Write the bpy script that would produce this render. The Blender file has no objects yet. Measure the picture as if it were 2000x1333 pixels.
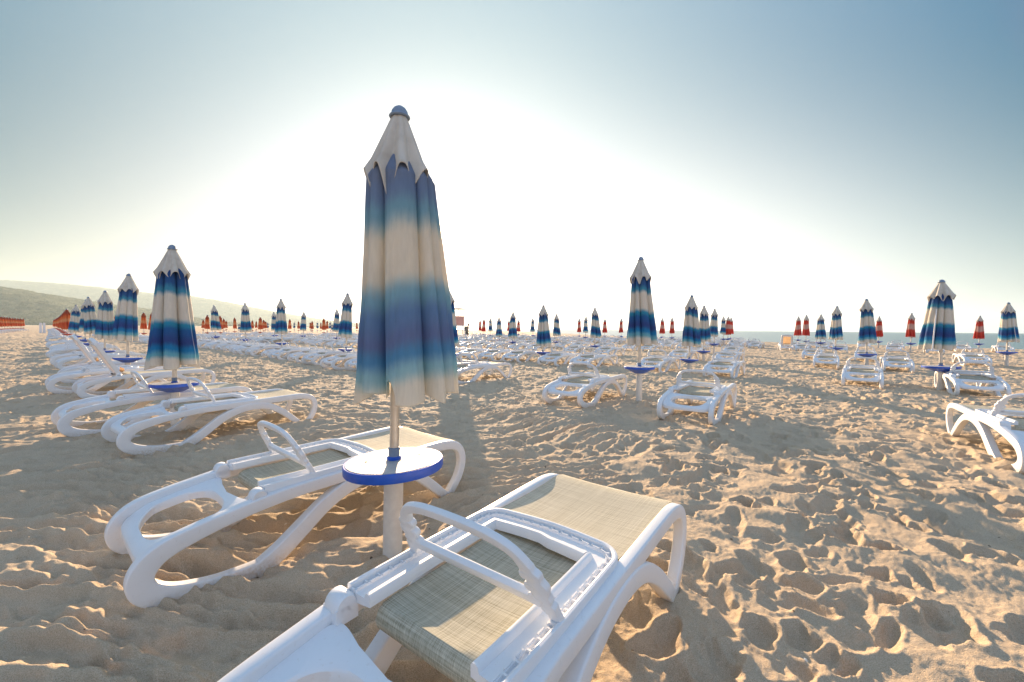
import bpy, math, random
import numpy as np
from mathutils import Vector, Matrix

# ------------------------------------------------------------------ camera, sky, sun, exposure
sc = bpy.context.scene
col = sc.collection
EYE = 1.232
cam_d = bpy.data.cameras.new('camera'); cam = bpy.data.objects.new('camera', cam_d); col.objects.link(cam)
cam_d.sensor_width = 36; cam_d.lens = 820 / 2000 * 36; cam_d.clip_start = 0.05; cam_d.clip_end = 30000
cam.matrix_world = (Matrix.Translation((0, 0, EYE)) @ Matrix.Rotation(math.radians(90) - math.atan(24 / 820), 4, 'X')
                    @ Matrix.Rotation(math.radians(0.5), 4, 'Z'))
sc.camera = cam
SUN_EL = math.radians(12.5); SUN_AZ = math.atan2(-0.176, 1.0)      # azimuth measured from +Y towards +X
sdir = Vector((math.sin(SUN_AZ) * math.cos(SUN_EL), math.cos(SUN_AZ) * math.cos(SUN_EL), math.sin(SUN_EL)))
sun_d = bpy.data.lights.new('sun', 'SUN'); sun_d.energy = 5.0; sun_d.angle = math.radians(0.6); sun_d.color = (1.0, 0.71, 0.44)
sun = bpy.data.objects.new('sun', sun_d); col.objects.link(sun); sun.location = (0, 0, 60)
sun.rotation_euler = (-sdir).to_track_quat('-Z', 'Y').to_euler()

w = bpy.data.worlds.new('World'); sc.world = w; w.use_nodes = True
nt = w.node_tree; nt.nodes.clear()
def N(t, **k):
    n = nt.nodes.new(t)
    for a, b in k.items(): setattr(n, a, b)
    return n
L = nt.links.new
out = N('ShaderNodeOutputWorld'); bg = N('ShaderNodeBackground'); sky = N('ShaderNodeTexSky')
sky.sky_type = 'NISHITA'; sky.sun_disc = False; sky.sun_elevation = SUN_EL; sky.sun_rotation = SUN_AZ
sky.air_density = 1.0; sky.dust_density = 1.0; sky.ozone_density = 2.0; sky.altitude = 0
bg.inputs['Strength'].default_value = 0.05; GS = 6.4
# the sun's aureole in the damp sea air, and the whitish veil low over the horizon
tc = N('ShaderNodeTexCoord'); nrm = N('ShaderNodeVectorMath', operation='NORMALIZE'); L(tc.outputs['Generated'], nrm.inputs[0])
dot = N('ShaderNodeVectorMath', operation='DOT_PRODUCT'); L(nrm.outputs[0], dot.inputs[0]); dot.inputs[1].default_value = sdir
def M(op, a, b=None):
    n = N('ShaderNodeMath', operation=op)
    for i, v in enumerate((a, b)):
        if v is None: continue
        if isinstance(v, (int, float)): n.inputs[i].default_value = v
        else: L(v, n.inputs[i])
    return n.outputs[0]
d = M('MAXIMUM', dot.outputs['Value'], 0.0)
sep = N('ShaderNodeSeparateXYZ'); L(nrm.outputs[0], sep.inputs[0])
zz = M('MAXIMUM', sep.outputs['Z'], 0.0)
def scaled(v, c):
    m = N('ShaderNodeVectorMath', operation='SCALE'); m.inputs[0].default_value = tuple(q * GS for q in c)
    if isinstance(v, (int, float)): m.inputs['Scale'].default_value = v
    else: L(v, m.inputs['Scale'])
    return m.outputs[0]
oz = M('SUBTRACT', 1.0, zz)
dt2 = N('ShaderNodeVectorMath', operation='DOT_PRODUCT'); L(nrm.outputs[0], dt2.inputs[0]); dt2.inputs[1].default_value = (.472, .868, .154)
d2 = M('MAXIMUM', dt2.outputs['Value'], 0.0)      # bright thin haze spread along the sunny quarter
back = M('MAXIMUM', M('SUBTRACT', .32, dot.outputs['Value']), 0.0)   # fill glow added to the sky opposite the sun to lift shaded faces
ns_ = N('ShaderNodeVectorMath', operation='SCALE'); L(sky.outputs[0], ns_.inputs[0]); ns_.inputs['Scale'].default_value = .55
ozv = M('POWER', oz, 3.0)
terms = [ns_.outputs[0], scaled(1.0, (-.79, -.66, -.66)), scaled(M('POWER', d, 4.0), (.50, .49, .22)), scaled(M('MULTIPLY', M('POWER', d, 4.0), ozv), (1.95, 1.32, 1.25)),
         scaled(M('MULTIPLY', M('POWER', d, 16.0), ozv), (-.357, -.076, 1.039)), scaled(M('POWER', oz, 12.0), (.16, .16, .40)),
         scaled(M('MULTIPLY', M('POWER', d2, 6.0), ozv), (1.50, 1.34, 1.22)), scaled(zz, (1.174, 1.208, 1.496)),
         scaled(M('POWER', d, 90.0), (.6, .5, .4)), scaled(M('POWER', d, 6000.0), (30, 20, 10))]
def vec(op, a_, b_):
    n = N('ShaderNodeVectorMath', operation=op); L(a_, n.inputs[0])
    if isinstance(b_, tuple): n.inputs[1].default_value = b_
    else: L(b_, n.inputs[1])
    return n.outputs[0]
acc = terms[0]
for t in terms[1:]: acc = vec('ADD', acc, t)
acc = vec('MAXIMUM', acc, (.06 * GS, .16 * GS, .28 * GS))
acc = vec('ADD', acc, scaled(back, (.50, .56, .68)))
L(acc, bg.inputs['Color']); L(bg.outputs[0], out.inputs['Surface'])
vs = sc.view_settings; vs.view_transform = 'Standard'; vs.look = 'None'; vs.gamma = 1.0; vs.exposure = 1.45; vs.use_curve_mapping = False
cy = sc.cycles; cy.use_denoising = True; cy.max_bounces = 8; cy.volume_bounces = 1; cy.transparent_max_bounces = 16
cy.sample_clamp_indirect = 6.0
try: cy.denoiser = 'OPENIMAGEDENOISE'
except Exception: pass

# ------------------------------------------------------------------ helpers
def prop(o, label=None, cat=None, group=None, kind=None):
    for k, v in (('label', label), ('category', cat), ('group', group), ('kind', kind)):
        if v: o[k] = v
    return o
def empty(name, loc=(0, 0, 0), rz=0.0):
    o = bpy.data.objects.new(name, None); o.location = loc; o.rotation_euler = (0, 0, rz); o.empty_display_size = .2
    col.objects.link(o); return o
def children(o): return [c for c in bpy.data.objects if c.parent == o]
class MB:
    """collects faces of one mesh"""
    def __init__(s): s.v = []; s.f = []; s.mi = []; s.band = []; s.cur = 0
    def add(s, vs_, fs, band=None):
        n = len(s.v); s.v += [tuple(p) for p in vs_]; s.f += [tuple(i + n for i in f) for f in fs]; s.mi += [s.cur] * len(fs)
        s.band += list(band) if band is not None else [0.0] * len(vs_)
        return s
    def merge(s, o, mat=None, mi=None):
        vs_ = [mat @ Vector(p) for p in o.v] if mat is not None else o.v
        keep = s.cur
        if mi is not None: s.cur = mi
        s.add(vs_, o.f, o.band); s.cur = keep
    def box(s, c, d, R=None):
        x, y, z = [a / 2 for a in d]
        P = [Vector((sx * x, sy * y, sz * z)) for sx in (-1, 1) for sy in (-1, 1) for sz in (-1, 1)]
        if R: P = [R @ p for p in P]
        P = [p + Vector(c) for p in P]
        return s.add(P, [(0, 1, 3, 2), (4, 6, 7, 5), (0, 4, 5, 1), (2, 3, 7, 6), (0, 2, 6, 4), (1, 5, 7, 3)])
    def lathe(s, prof, n=32, cap=True, sx=1.0, tilt=None):
        V = []; F = []
        for (r, z) in prof:
            for k in range(n):
                a = 2 * math.pi * k / n; V.append((r * math.cos(a), r * math.sin(a), z))
        for i in range(len(prof) - 1):
            for k in range(n):
                F.append((i * n + k, i * n + (k + 1) % n, (i + 1) * n + (k + 1) % n, (i + 1) * n + k))
        if cap:
            F.append(tuple(range(n - 1, -1, -1))); F.append(tuple((len(prof) - 1) * n + k for k in range(n)))
        return s.add(V, F)
    def sweep(s, path, sec, side=None, closed=False, caps=True):
        """sec(i) -> list of (a, b); a along `side`, b along side x tangent"""
        P = [Vector(p) for p in path]; n = len(P); V = []; F = []; m = None
        prev = None
        for i in range(n):
            if closed: t = P[(i + 1) % n] - P[(i - 1) % n]
            else: t = P[min(i + 1, n - 1)] - P[max(i - 1, 0)]
            t.normalize()
            if callable(side): sd = Vector(side(i))
            elif side is not None: sd = Vector(side)
            else:
                sd = prev if prev else (Vector((0, 0, 1)) if abs(t.z) < .9 else Vector((1, 0, 0)))
            sd = (sd - t * sd.dot(t)).normalized(); prev = sd
            up = sd.cross(t)
            q = sec(i) if callable(sec) else sec; m = len(q)
            V += [P[i] + sd * a + up * b for a, b in q]
        for i in range(n if closed else n - 1):
            j = (i + 1) % n
            for k in range(m): F.append((i * m + k, i * m + (k + 1) % m, j * m + (k + 1) % m, j * m + k))
        if caps and not closed:
            F.append(tuple(range(m - 1, -1, -1))); F.append(tuple((n - 1) * m + k for k in range(m)))
        return s.add(V, F)
    def build(s, name, mats, parent=None, smooth=True, angle=40, band=False):
        me = bpy.data.meshes.new(name); me.from_pydata(s.v, [], s.f)
        if not isinstance(mats, (list, tuple)): mats = [mats]
        for m_ in mats: me.materials.append(m_)
        if len(mats) > 1: me.polygons.foreach_set('material_index', s.mi)
        if band:
            at = me.attributes.new('band', 'FLOAT', 'POINT'); at.data.foreach_set('value', s.band)
        me.update()
        import bmesh as _b
        bm = _b.new(); bm.from_mesh(me); _b.ops.recalc_face_normals(bm, faces=bm.faces)
        if smooth:
            for e in bm.edges:
                if len(e.link_faces) == 2 and e.calc_face_angle(0) > math.radians(angle): e.smooth = False
            for f in bm.faces: f.smooth = True
        bm.to_mesh(me); bm.free()
        o = bpy.data.objects.new(name, me); col.objects.link(o); o.parent = parent
        return o
def rrect(wd, h, r, k=3):
    P = []
    for cx, cy_, a0 in ((wd / 2 - r, h / 2 - r, 0), (-wd / 2 + r, h / 2 - r, 90), (-wd / 2 + r, -h / 2 + r, 180), (wd / 2 - r, -h / 2 + r, 270)):
        for i in range(k + 1):
            a = math.radians(a0 + 90 * i / k); P.append((cx + r * math.cos(a), cy_ + r * math.sin(a)))
    return P
def catmull(P, n=8, closed=False):
    P = [Vector(p) for p in P]; R = []; m = len(P)
    for i in range(m if closed else m - 1):
        g = (lambda k: P[k % m]) if closed else (lambda k: P[max(0, min(m - 1, k))])
        a, b, c, d_ = g(i - 1), g(i), g(i + 1), g(i + 2)
        for j in range(n):
            t = j / n
            R.append(0.5 * ((2 * b) + (c - a) * t + (2 * a - 5 * b + 4 * c - d_) * t * t + (3 * b - a - 3 * c + d_) * t ** 3))
    if not closed: R.append(P[-1])
    return R

# ------------------------------------------------------------------ materials
MATS = {}
class NM:
    def __init__(s, name):
        s.m = bpy.data.materials.new(name); s.m.use_nodes = True; s.t = s.m.node_tree; s.t.nodes.clear(); s.L = s.t.links.new
        s.out = s.n('ShaderNodeOutputMaterial'); s.p = s.n('ShaderNodeBsdfPrincipled'); s.L(s.p.outputs[0], s.out.inputs['Surface']); MATS[name] = s.m
    def n(s, t, **k):
        q = s.t.nodes.new(t)
        for a, b in k.items(): setattr(q, a, b)
        return q
    def set(s, **k):
        for a, b in k.items():
            i = s.p.inputs[a.replace('_', ' ')]
            if hasattr(b, 'links'): s.L(b, i)
            else: i.default_value = b if not (isinstance(b, tuple) and len(b) == 3) else (*b, 1)
        return s
    def coord(s, kind='Object', scale=(1, 1, 1), rot=(0, 0, 0)):
        c = s.n('ShaderNodeTexCoord'); m_ = s.n('ShaderNodeMapping'); s.L(c.outputs[kind], m_.inputs[0])
        m_.inputs['Scale'].default_value = scale; m_.inputs['Rotation'].default_value = rot; return m_.outputs[0]
    def noise(s, v, sc_, det=4, rough=.55, dist=0):
        q = s.n('ShaderNodeTexNoise'); s.L(v, q.inputs['Vector']); q.inputs['Scale'].default_value = sc_
        q.inputs['Detail'].default_value = det; q.inputs['Roughness'].default_value = rough; q.inputs['Distortion'].default_value = dist; return q.outputs['Fac']
    def ramp(s, v, st, interp='LINEAR'):
        q = s.n('ShaderNodeValToRGB'); s.L(v, q.inputs[0]); e = q.color_ramp.elements; q.color_ramp.interpolation = interp
        while len(e) < len(st): e.new(.5)
        for i, (p_, c) in enumerate(st):
            e[i].position = p_; e[i].color = (*c, 1) if isinstance(c, tuple) else (c, c, c, 1)
        return q.outputs[0]
    def mix(s, f, a, b, mode='MIX'):
        q = s.n('ShaderNodeMix', data_type='RGBA', blend_type=mode)
        for i, v in ((0, f), (6, a), (7, b)):
            if hasattr(v, 'links'): s.L(v, q.inputs[i])
            else: q.inputs[i].default_value = (*v, 1) if isinstance(v, tuple) else v
        return q.outputs[2]
    def math(s, op, a, b=0.0):
        q = s.n('ShaderNodeMath', operation=op)
        for i, v in enumerate((a, b)):
            if hasattr(v, 'links'): s.L(v, q.inputs[i])
            else: q.inputs[i].default_value = v
        return q.outputs[0]
    def bump(s, h, strength=.3, dist=.01):
        b = s.n('ShaderNodeBump'); s.L(h, b.inputs['Height']); b.inputs['Strength'].default_value = strength; b.inputs['Distance'].default_value = dist
        s.L(b.outputs[0], s.p.inputs['Normal']); return b
    def translucent(s, colour, f):
        tr = s.n('ShaderNodeBsdfTranslucent'); mx = s.n('ShaderNodeMixShader'); mx.inputs[0].default_value = f
        if hasattr(colour, 'links'): s.L(colour, tr.inputs[0])
        else: tr.inputs[0].default_value = (*colour, 1)
        s.L(s.p.outputs[0], mx.inputs[1]); s.L(tr.outputs[0], mx.inputs[2]); s.L(mx.outputs[0], s.out.inputs['Surface'])

# sand
a = NM('sand'); v = a.coord('Object')
big = a.noise(v, .9, 5); mid = a.noise(v, 14, 5); grain = a.noise(v, 300, 2, .8); g2 = a.noise(v, 110, 3, .8)
c = a.ramp(big, [(.3, (.54, .405, .255)), (.7, (.66, .51, .335))])
c = a.mix(.35, c, a.ramp(mid, [(.3, (.49, .37, .235)), (.7, (.70, .545, .365))]))
c = a.mix(.55, c, a.ramp(grain, [(.30, (.24, .18, .13)), (.48, (.56, .44, .32)), (.72, (.90, .77, .61))]))
sp = a.ramp(a.noise(v, 95, 2, .5), [(.745, 0.0), (.77, 1.0)])
c = a.mix(sp, c, (.12, .08, .05))
a.set(Base_Color=c, Roughness=.92, Specular_IOR_Level=.15)
hgt = a.math('ADD', a.math('MULTIPLY', grain, .55), a.math('MULTIPLY', g2, .8)); hgt = a.math('ADD', hgt, a.math('MULTIPLY', mid, 2.2))
a.bump(hgt, .8, .011)
# sea
a = NM('sea'); v = a.coord('Object', (.35, 1, 1)); 
wv = a.math('ADD', a.noise(v, .5, 5, .6), a.math('MULTIPLY', a.noise(v, .06, 3), 1.5))
a.set(Base_Color=(.13, .23, .25), Roughness=.30, Specular_IOR_Level=.5); a.bump(wv, .6, .35)
# hills
a = NM('hill_forest'); v = a.coord('Object')
n1 = a.noise(v, .02, 8, .75)
a.set(Base_Color=a.ramp(n1, [(.32, (.02, .042, .024)), (.5, (.055, .085, .045)), (.68, (.17, .18, .10))]), Roughness=.95); a.bump(a.noise(v, .05, 6, .7), 1.0, 14.0)
# white moulded plastic
a = NM('white_plastic'); v = a.coord('Object')
nn = a.noise(v, 3.0, 5); fine = a.noise(v, 60, 4, .7)
c = a.mix(a.ramp(nn, [(.35, 0.0), (.8, .35)]), (.80, .81, .83), (.70, .68, .66))
c = a.mix(a.ramp(fine, [(.60, 0.0), (.75, .30)]), c, (.55, .47, .38))
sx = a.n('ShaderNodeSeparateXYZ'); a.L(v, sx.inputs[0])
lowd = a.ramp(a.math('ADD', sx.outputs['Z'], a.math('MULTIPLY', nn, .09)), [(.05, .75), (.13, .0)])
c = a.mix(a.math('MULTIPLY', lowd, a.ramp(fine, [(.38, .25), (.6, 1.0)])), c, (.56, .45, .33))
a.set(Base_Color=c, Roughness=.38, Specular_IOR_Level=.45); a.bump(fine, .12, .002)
# woven fabrics
def weave(name, lo, mid_, hi, tl=.25, sc1=1.0):
    a = NM(name)
    t1 = a.noise(a.coord('Object', (3.0, 330 * sc1, 30)), 1.0, 2, .8); t2 = a.noise(a.coord('Object', (330 * sc1, 3.0, 30)), 1.0, 2, .8)
    s_ = a.math('MULTIPLY', a.math('ADD', t1, t2), .5)
    c = a.ramp(s_, [(.36, lo), (.5, mid_), (.66, hi)])
    wv_ = a.n('ShaderNodeTexWave', wave_type='BANDS', bands_direction='X'); a.L(a.coord('Object'), wv_.inputs[0]); wv_.inputs['Scale'].default_value = 110
    wv2 = a.n('ShaderNodeTexWave', wave_type='BANDS', bands_direction='Y'); a.L(a.coord('Object'), wv2.inputs[0]); wv2.inputs['Scale'].default_value = 110
    a.set(Base_Color=c, Roughness=.8, Specular_IOR_Level=.2)
    a.bump(a.math('MULTIPLY', wv_.outputs['Fac'], wv2.outputs['Fac']), .35, .002); a.translucent(c, tl)
weave('sling_back', (.25, .235, .165), (.50, .47, .36), (.74, .71, .59), .15, 1.5)
weave('sling_seat', (.40, .36, .26), (.62, .58, .45), (.80, .76, .62), .2, 1.6)
weave('sling_tan', (.35, .22, .12), (.52, .34, .19), (.62, .44, .27), .45)
# parasol fabrics: colour bands follow the cloth (attribute), blurred like tie dye
def dye(name, stops, tl=.35):
    a = NM(name); at = a.n('ShaderNodeAttribute'); at.attribute_name = 'band'
    v = a.coord('Object'); nz = a.noise(v, 3.5, 5, .6); n2 = a.noise(a.coord('Object', (60, 60, 9)), 1.0, 3, .6)
    f = a.math('ADD', at.outputs['Fac'], a.math('MULTIPLY', a.math('SUBTRACT', nz, .5), .07)); f = a.math('ADD', f, a.math('MULTIPLY', a.math('SUBTRACT', n2, .5), .025))
    c = a.ramp(f, stops, 'EASE')
    c = a.mix(.12, c, a.mix(1.0, c, a.ramp(n2, [(.3, .55), (.7, 1.35)]), 'MULTIPLY'))
    a.set(Base_Color=c, Roughness=.85, Specular_IOR_Level=.15)
    a.bump(a.math('ADD', a.noise(v, 9, 4), a.math('MULTIPLY', a.noise(v, 500, 1), .05)), .35, .02); a.translucent(c, tl)
cream = (.83, .77, .675)
dye('parasol_blue', [(0, (.04, .10, .27)), (.09, (.05, .14, .36)), (.17, (.08, .34, .50)), (.235, cream), (.45, cream), (.52, (.05, .34, .52)),
                     (.585, (.04, .15, .40)), (.70, (.055, .10, .30)), (.775, (.03, .26, .54)), (.84, (.20, .52, .62)), (.90, cream), (1.0, cream)])
pale = (.90, .845, .75)  # big parasol's dyes lightened: lens flare haze put into the cloth colour
dye('parasol_flare_pale', [(0, (.32, .39, .54)), (.07, (.30, .40, .58)), (.16, (.34, .56, .66)), (.27, pale), (.43, pale), (.53, (.36, .58, .68)),
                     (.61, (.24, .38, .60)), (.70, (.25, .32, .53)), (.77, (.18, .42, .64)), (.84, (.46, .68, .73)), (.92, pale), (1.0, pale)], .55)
dye('parasol_red', [(0, (.70, .08, .05)), (.2, (.78, .09, .06)), (.32, (.78, .50, .42)), (.50, (.78, .52, .45)), (.62, (.76, .09, .06)), (.90, (.72, .07, .05)), (1.0, (.75, .40, .33))])
dye('parasol_orange', [(0, (.70, .11, .04)), (.2, (.82, .22, .06)), (.4, (.85, .42, .18)), (.6, (.76, .13, .05)), (.85, (.80, .17, .06)), (1.0, (.75, .30, .14))])
a = NM('crown_cream'); v = a.coord('Object'); n1 = a.noise(v, 8, 4)
cc = a.ramp(n1, [(.3, (.62, .56, .48)), (.6, (.76, .71, .63))]); a.set(Base_Color=cc, Roughness=.85); a.bump(a.noise(v, 300, 2), .2, .002); a.translucent(cc, .22)
a = NM('crown_orange'); a.set(Base_Color=(.45, .09, .04), Roughness=.85); a.translucent((.45, .09, .04), .3)
def plain(name, c, rough=.5, metal=0.0, nscale=20, var=.25):
    a = NM(name); v = a.coord('Object'); n_ = a.noise(v, nscale, 4)
    cc_ = a.mix(n_, tuple(x * (1 - var) for x in c), tuple(min(1, x * (1 + var * .6)) for x in c))
    a.set(Base_Color=cc_, Roughness=rough, Metallic=metal); return a
plain('cap_blue', (.20, .27, .38), .45)
plain('pole_metal', (.62, .58, .53), .35, .85)
plain('post_white', (.76, .72, .66), .5)
plain('table_blue', (.015, .10, .55), .35)
plain('table_red', (.45, .05, .03), .4)
plain('dark_gap', (.05, .05, .06), .8)
plain('skin', (.30, .19, .13), .6)
plain('shirt', (.22, .24, .24), .8); plain('shorts', (.12, .12, .10), .8); plain('bag', (.10, .12, .09), .8)
plain('hair', (.05, .035, .025), .8)
plain('red_board', (.70, .36, .30), .6)
plain('twig', (.12, .08, .05), .9)
plain('shell', (.75, .68, .58), .6)
a = plain('table_white', (.47, .48, .50), .55); vv = a.coord('Object'); vo = a.n('ShaderNodeTexVoronoi'); a.L(vv, vo.inputs['Vector']); vo.inputs['Scale'].default_value = 190; a.bump(vo.outputs['Distance'], .8, .003)

# ------------------------------------------------------------------ ground: footprints stamped into a tile, sampled on a graded sheet
rng = np.random.default_rng(7)
TS, TN = 20.0, 1600; px = TS / TN
tile = np.zeros((TN, TN), np.float32)
def periodic_noise(n, cells, seed, ax=1.0):
    r = np.random.default_rng(seed); out_ = np.zeros((n, n), np.float32)
    kx = np.fft.fftfreq(n, 1 / n)[:, None]; ky = np.fft.rfftfreq(n, 1 / n)[None, :]
    k = np.sqrt((kx * ax) ** 2 + ky ** 2)
    amp = np.exp(-(np.log((k + 1e-3) / cells) ** 2) / (2 * .45 ** 2))
    z = np.fft.irfft2(np.fft.rfft2(r.standard_normal((n, n))) * amp, s=(n, n)); return (z / z.std()).astype(np.float32)
tile += .016 * periodic_noise(TN, 14, 1) + .007 * periodic_noise(TN, 50, 2)
for it in range(6800):
    cx, cy_ = rng.random(2) * TN; ang = rng.normal(.95, .9) if rng.random() < .6 else rng.random() * 6.28
    la, lb = rng.uniform(.08, .18), rng.uniform(.05, .10); dep = rng.uniform(.028, .070); rim = rng.uniform(.1, .4)
    R_ = int(la * 1.9 / px) + 1
    gy, gx = np.mgrid[-R_:R_ + 1, -R_:R_ + 1].astype(np.float32) * px
    u_ = gx * math.cos(ang) + gy * math.sin(ang); v_ = -gx * math.sin(ang) + gy * math.cos(ang)
    wob = 1 + .13 * np.sin(3 * np.arctan2(v_, u_) + rng.random() * 6.28) + .08 * np.sin(5 * np.arctan2(v_, u_) + rng.random() * 6.28)
    q = np.sqrt((u_ / la) ** 2 + (v_ / lb) ** 2) / wob
    iy = (np.arange(-R_, R_ + 1) + int(cy_)) % TN; ix = (np.arange(-R_, R_ + 1) + int(cx)) % TN
    old = tile[np.ix_(iy, ix)]
    lvl = float(old[R_, R_]) * .6
    bowl = lvl - dep * (1 - np.clip(q, 0, 1) ** 2.2) + (q > 1) * (q - 1) * .35
    new = np.minimum(old, bowl) + dep * rim * np.exp(-((q - 1.10) / .13) ** 2)
    tile[np.ix_(iy, ix)] = new
# soften a little, keep crests
def blur(z, s):
    kx = np.fft.fftfreq(TN)[:, None]; ky = np.fft.rfftfreq(TN)[None, :]
    return np.fft.irfft2(np.fft.rfft2(z) * np.exp(-2 * (math.pi * s) ** 2 * (kx ** 2 + ky ** 2)), s=z.shape).astype(np.float32)
tile = blur(tile, .62); tile -= tile.mean()
tile += .0016 * periodic_noise(TN, 330, 5)
# long drag-and-wind ridges
stre = periodic_noise(TN, 84, 11, 6.0); stre2 = periodic_noise(TN, 36, 12, 5.0)
ridge = (.024 * (1 - np.abs(stre) * 1.1) + .040 * (1 - np.abs(stre2))).astype(np.float32)
ridge = blur(ridge, .5) + .006 * periodic_noise(TN, 120, 13); ridge -= ridge.mean()
def samp(t, x, y, size):
    fx = (x / size * TN) % TN; fy = (y / size * TN) % TN
    x0 = np.floor(fx).astype(int) % TN; y0 = np.floor(fy).astype(int) % TN; x1 = (x0 + 1) % TN; y1 = (y0 + 1) % TN
    ax = fx - np.floor(fx); ay = fy - np.floor(fy)
    return t[y0, x0] * (1 - ax) * (1 - ay) + t[y0, x1] * ax * (1 - ay) + t[y1, x0] * (1 - ax) * ay + t[y1, x1] * ax * ay
SH = np.array([(-400, 150), (-30, 70), (20, 48), (35, 43), (49, 33), (70, 27), (100, 24), (200, 5), (500, -70), (1500, -520), (3000, -1500), (9000, -6500)], float)
CONTACT = []     # sand pushed up round feet and posts: x, y, radius, height
def foot_marks(hx_, hy_, a_):
    for s_, w_ in ((.30, .32), (.30, -.32), (.50, .32), (.50, -.32), (1.74, .32), (1.74, -.32)):
        jx, jy = rng.normal(0, .03, 2)
        CONTACT.append((hx_ + s_ * math.cos(a_) - w_ * math.sin(a_) + jx, hy_ + s_ * math.sin(a_) + w_ * math.cos(a_) + jy, rng.uniform(.09, .15), rng.uniform(.014, .030)))
for q_ in ((-.569, .686, .928), (-3.937, 4.10, .931), (-5.15, 4.72, .90), (4.66, 3.37, 1.01)): foot_marks(*q_)
for q_ in ((-.624, 2.2), (2.14, 7.0), (9.26, 9.0)): CONTACT.append((*q_, .16, .045))
def shore(x, y): return np.interp(y, SH[:, 0], SH[:, 1]) - x          # metres inland
def sst(a_, b_, x): t = np.clip((x - a_) / (b_ - a_), 0, 1); return t * t * (3 - 2 * t)
def ground_z(x, y):
    r = np.hypot(x, y)
    h = samp(tile, x * 1.32 + 3.1, y * 1.32 + 1.7, TS) * .88
    # ridged, less trodden strip to the left between the bed rows
    cu = math.cos(math.radians(18)); su = math.sin(math.radians(18))
    hx = x * cu + y * su; hy = -x * su + y * cu
    wob = .35 * np.sin(hx * .9 + 1.3) + .18 * np.sin(hx * 2.1 + y)
    rd = samp(ridge.T, (hx + wob * .3) * 1.15, (hy + wob) * 1.35, TS)
    m = sst(.35, -.55, x - .38 * (y - 1.0)) * sst(9.0, 4.5, y - .3 * x)
    m = np.clip(m * (.72 + .35 * np.sin(x * 1.7 + y * 2.3)), 0, 1)
    h = h * (1 - m * .84) + rd * m
    low = .03 * np.sin(x * .55 + .4) * np.cos(y * .43) + .02 * np.sin(x * 1.1 + y * .8)
    h = h * np.interp(r, [0, 60, 120, 400], [1, 1, .6, 0]) + low * np.interp(r, [0, 2, 6, 60, 200], [0, .3, 1, 1, 0])
    for cx_, cy2, rr_, hh_ in CONTACT:
        if rr_ > 0: q_ = (x - cx_) ** 2 + (y - cy2) ** 2; h = h + hh_ * np.exp(-q_ / rr_ ** 2)
    s = shore(x, y)
    h = h * sst(0, 6, s) - .75 * sst(7, -8, s) - 3 * sst(-5, -60, s)
    return h
rad = np.concatenate([[.02, .12], np.geomspace(.3, 55, 1120), np.geomspace(56, 9000, 200)])
fa = np.radians(np.linspace(-64, 64, 1500)); ca = np.radians(np.linspace(66, 294, 130))
ang = np.concatenate([fa, ca])
RR, AA = np.meshgrid(rad, ang, indexing='ij'); X = RR * np.sin(AA); Y = RR * np.cos(AA); Z = ground_z(X, Y)
nr, na = RR.shape
co = np.stack([X, Y, Z], -1).reshape(-1, 3).astype(np.float32)
i, j = np.meshgrid(np.arange(nr - 1), np.arange(na), indexing='ij'); j2 = (j + 1) % na
quads = np.stack([i * na + j, i * na + j2, (i + 1) * na + j2, (i + 1) * na + j], -1).reshape(-1, 4).astype(np.int32)
def grid_mesh(name, co, quads, mat, smooth=True):
    me = bpy.data.meshes.new(name); me.vertices.add(len(co)); me.vertices.foreach_set('co', co.ravel())
    me.loops.add(quads.size); me.loops.foreach_set('vertex_index', quads.ravel())
    me.polygons.add(len(quads)); me.polygons.foreach_set('loop_start', np.arange(0, quads.size, 4, dtype=np.int32))
    me.update(calc_edges=True); me.polygons.foreach_set('use_smooth', np.full(len(quads), smooth)); me.materials.append(mat); me.update()
    o = bpy.data.objects.new(name, me); col.objects.link(o); return o
prop(grid_mesh('sand_ground', co, quads[:, ::-1].copy(), MATS['sand']), kind='structure')
# sea sheet
na2 = 128; rs = [2, 60, 300, 1200, 4000, 9000]
co = np.array([(r * math.cos(2 * math.pi * k / na2), r * math.sin(2 * math.pi * k / na2), -.42) for r in rs for k in range(na2)], np.float32)
qd = np.array([(i_ * na2 + k, (i_ + 1) * na2 + k, (i_ + 1) * na2 + (k + 1) % na2, i_ * na2 + (k + 1) % na2) for i_ in range(len(rs) - 1) for k in range(na2)], np.int32)
prop(grid_mesh('sea', co, qd, MATS['sea']), kind='structure')
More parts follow.
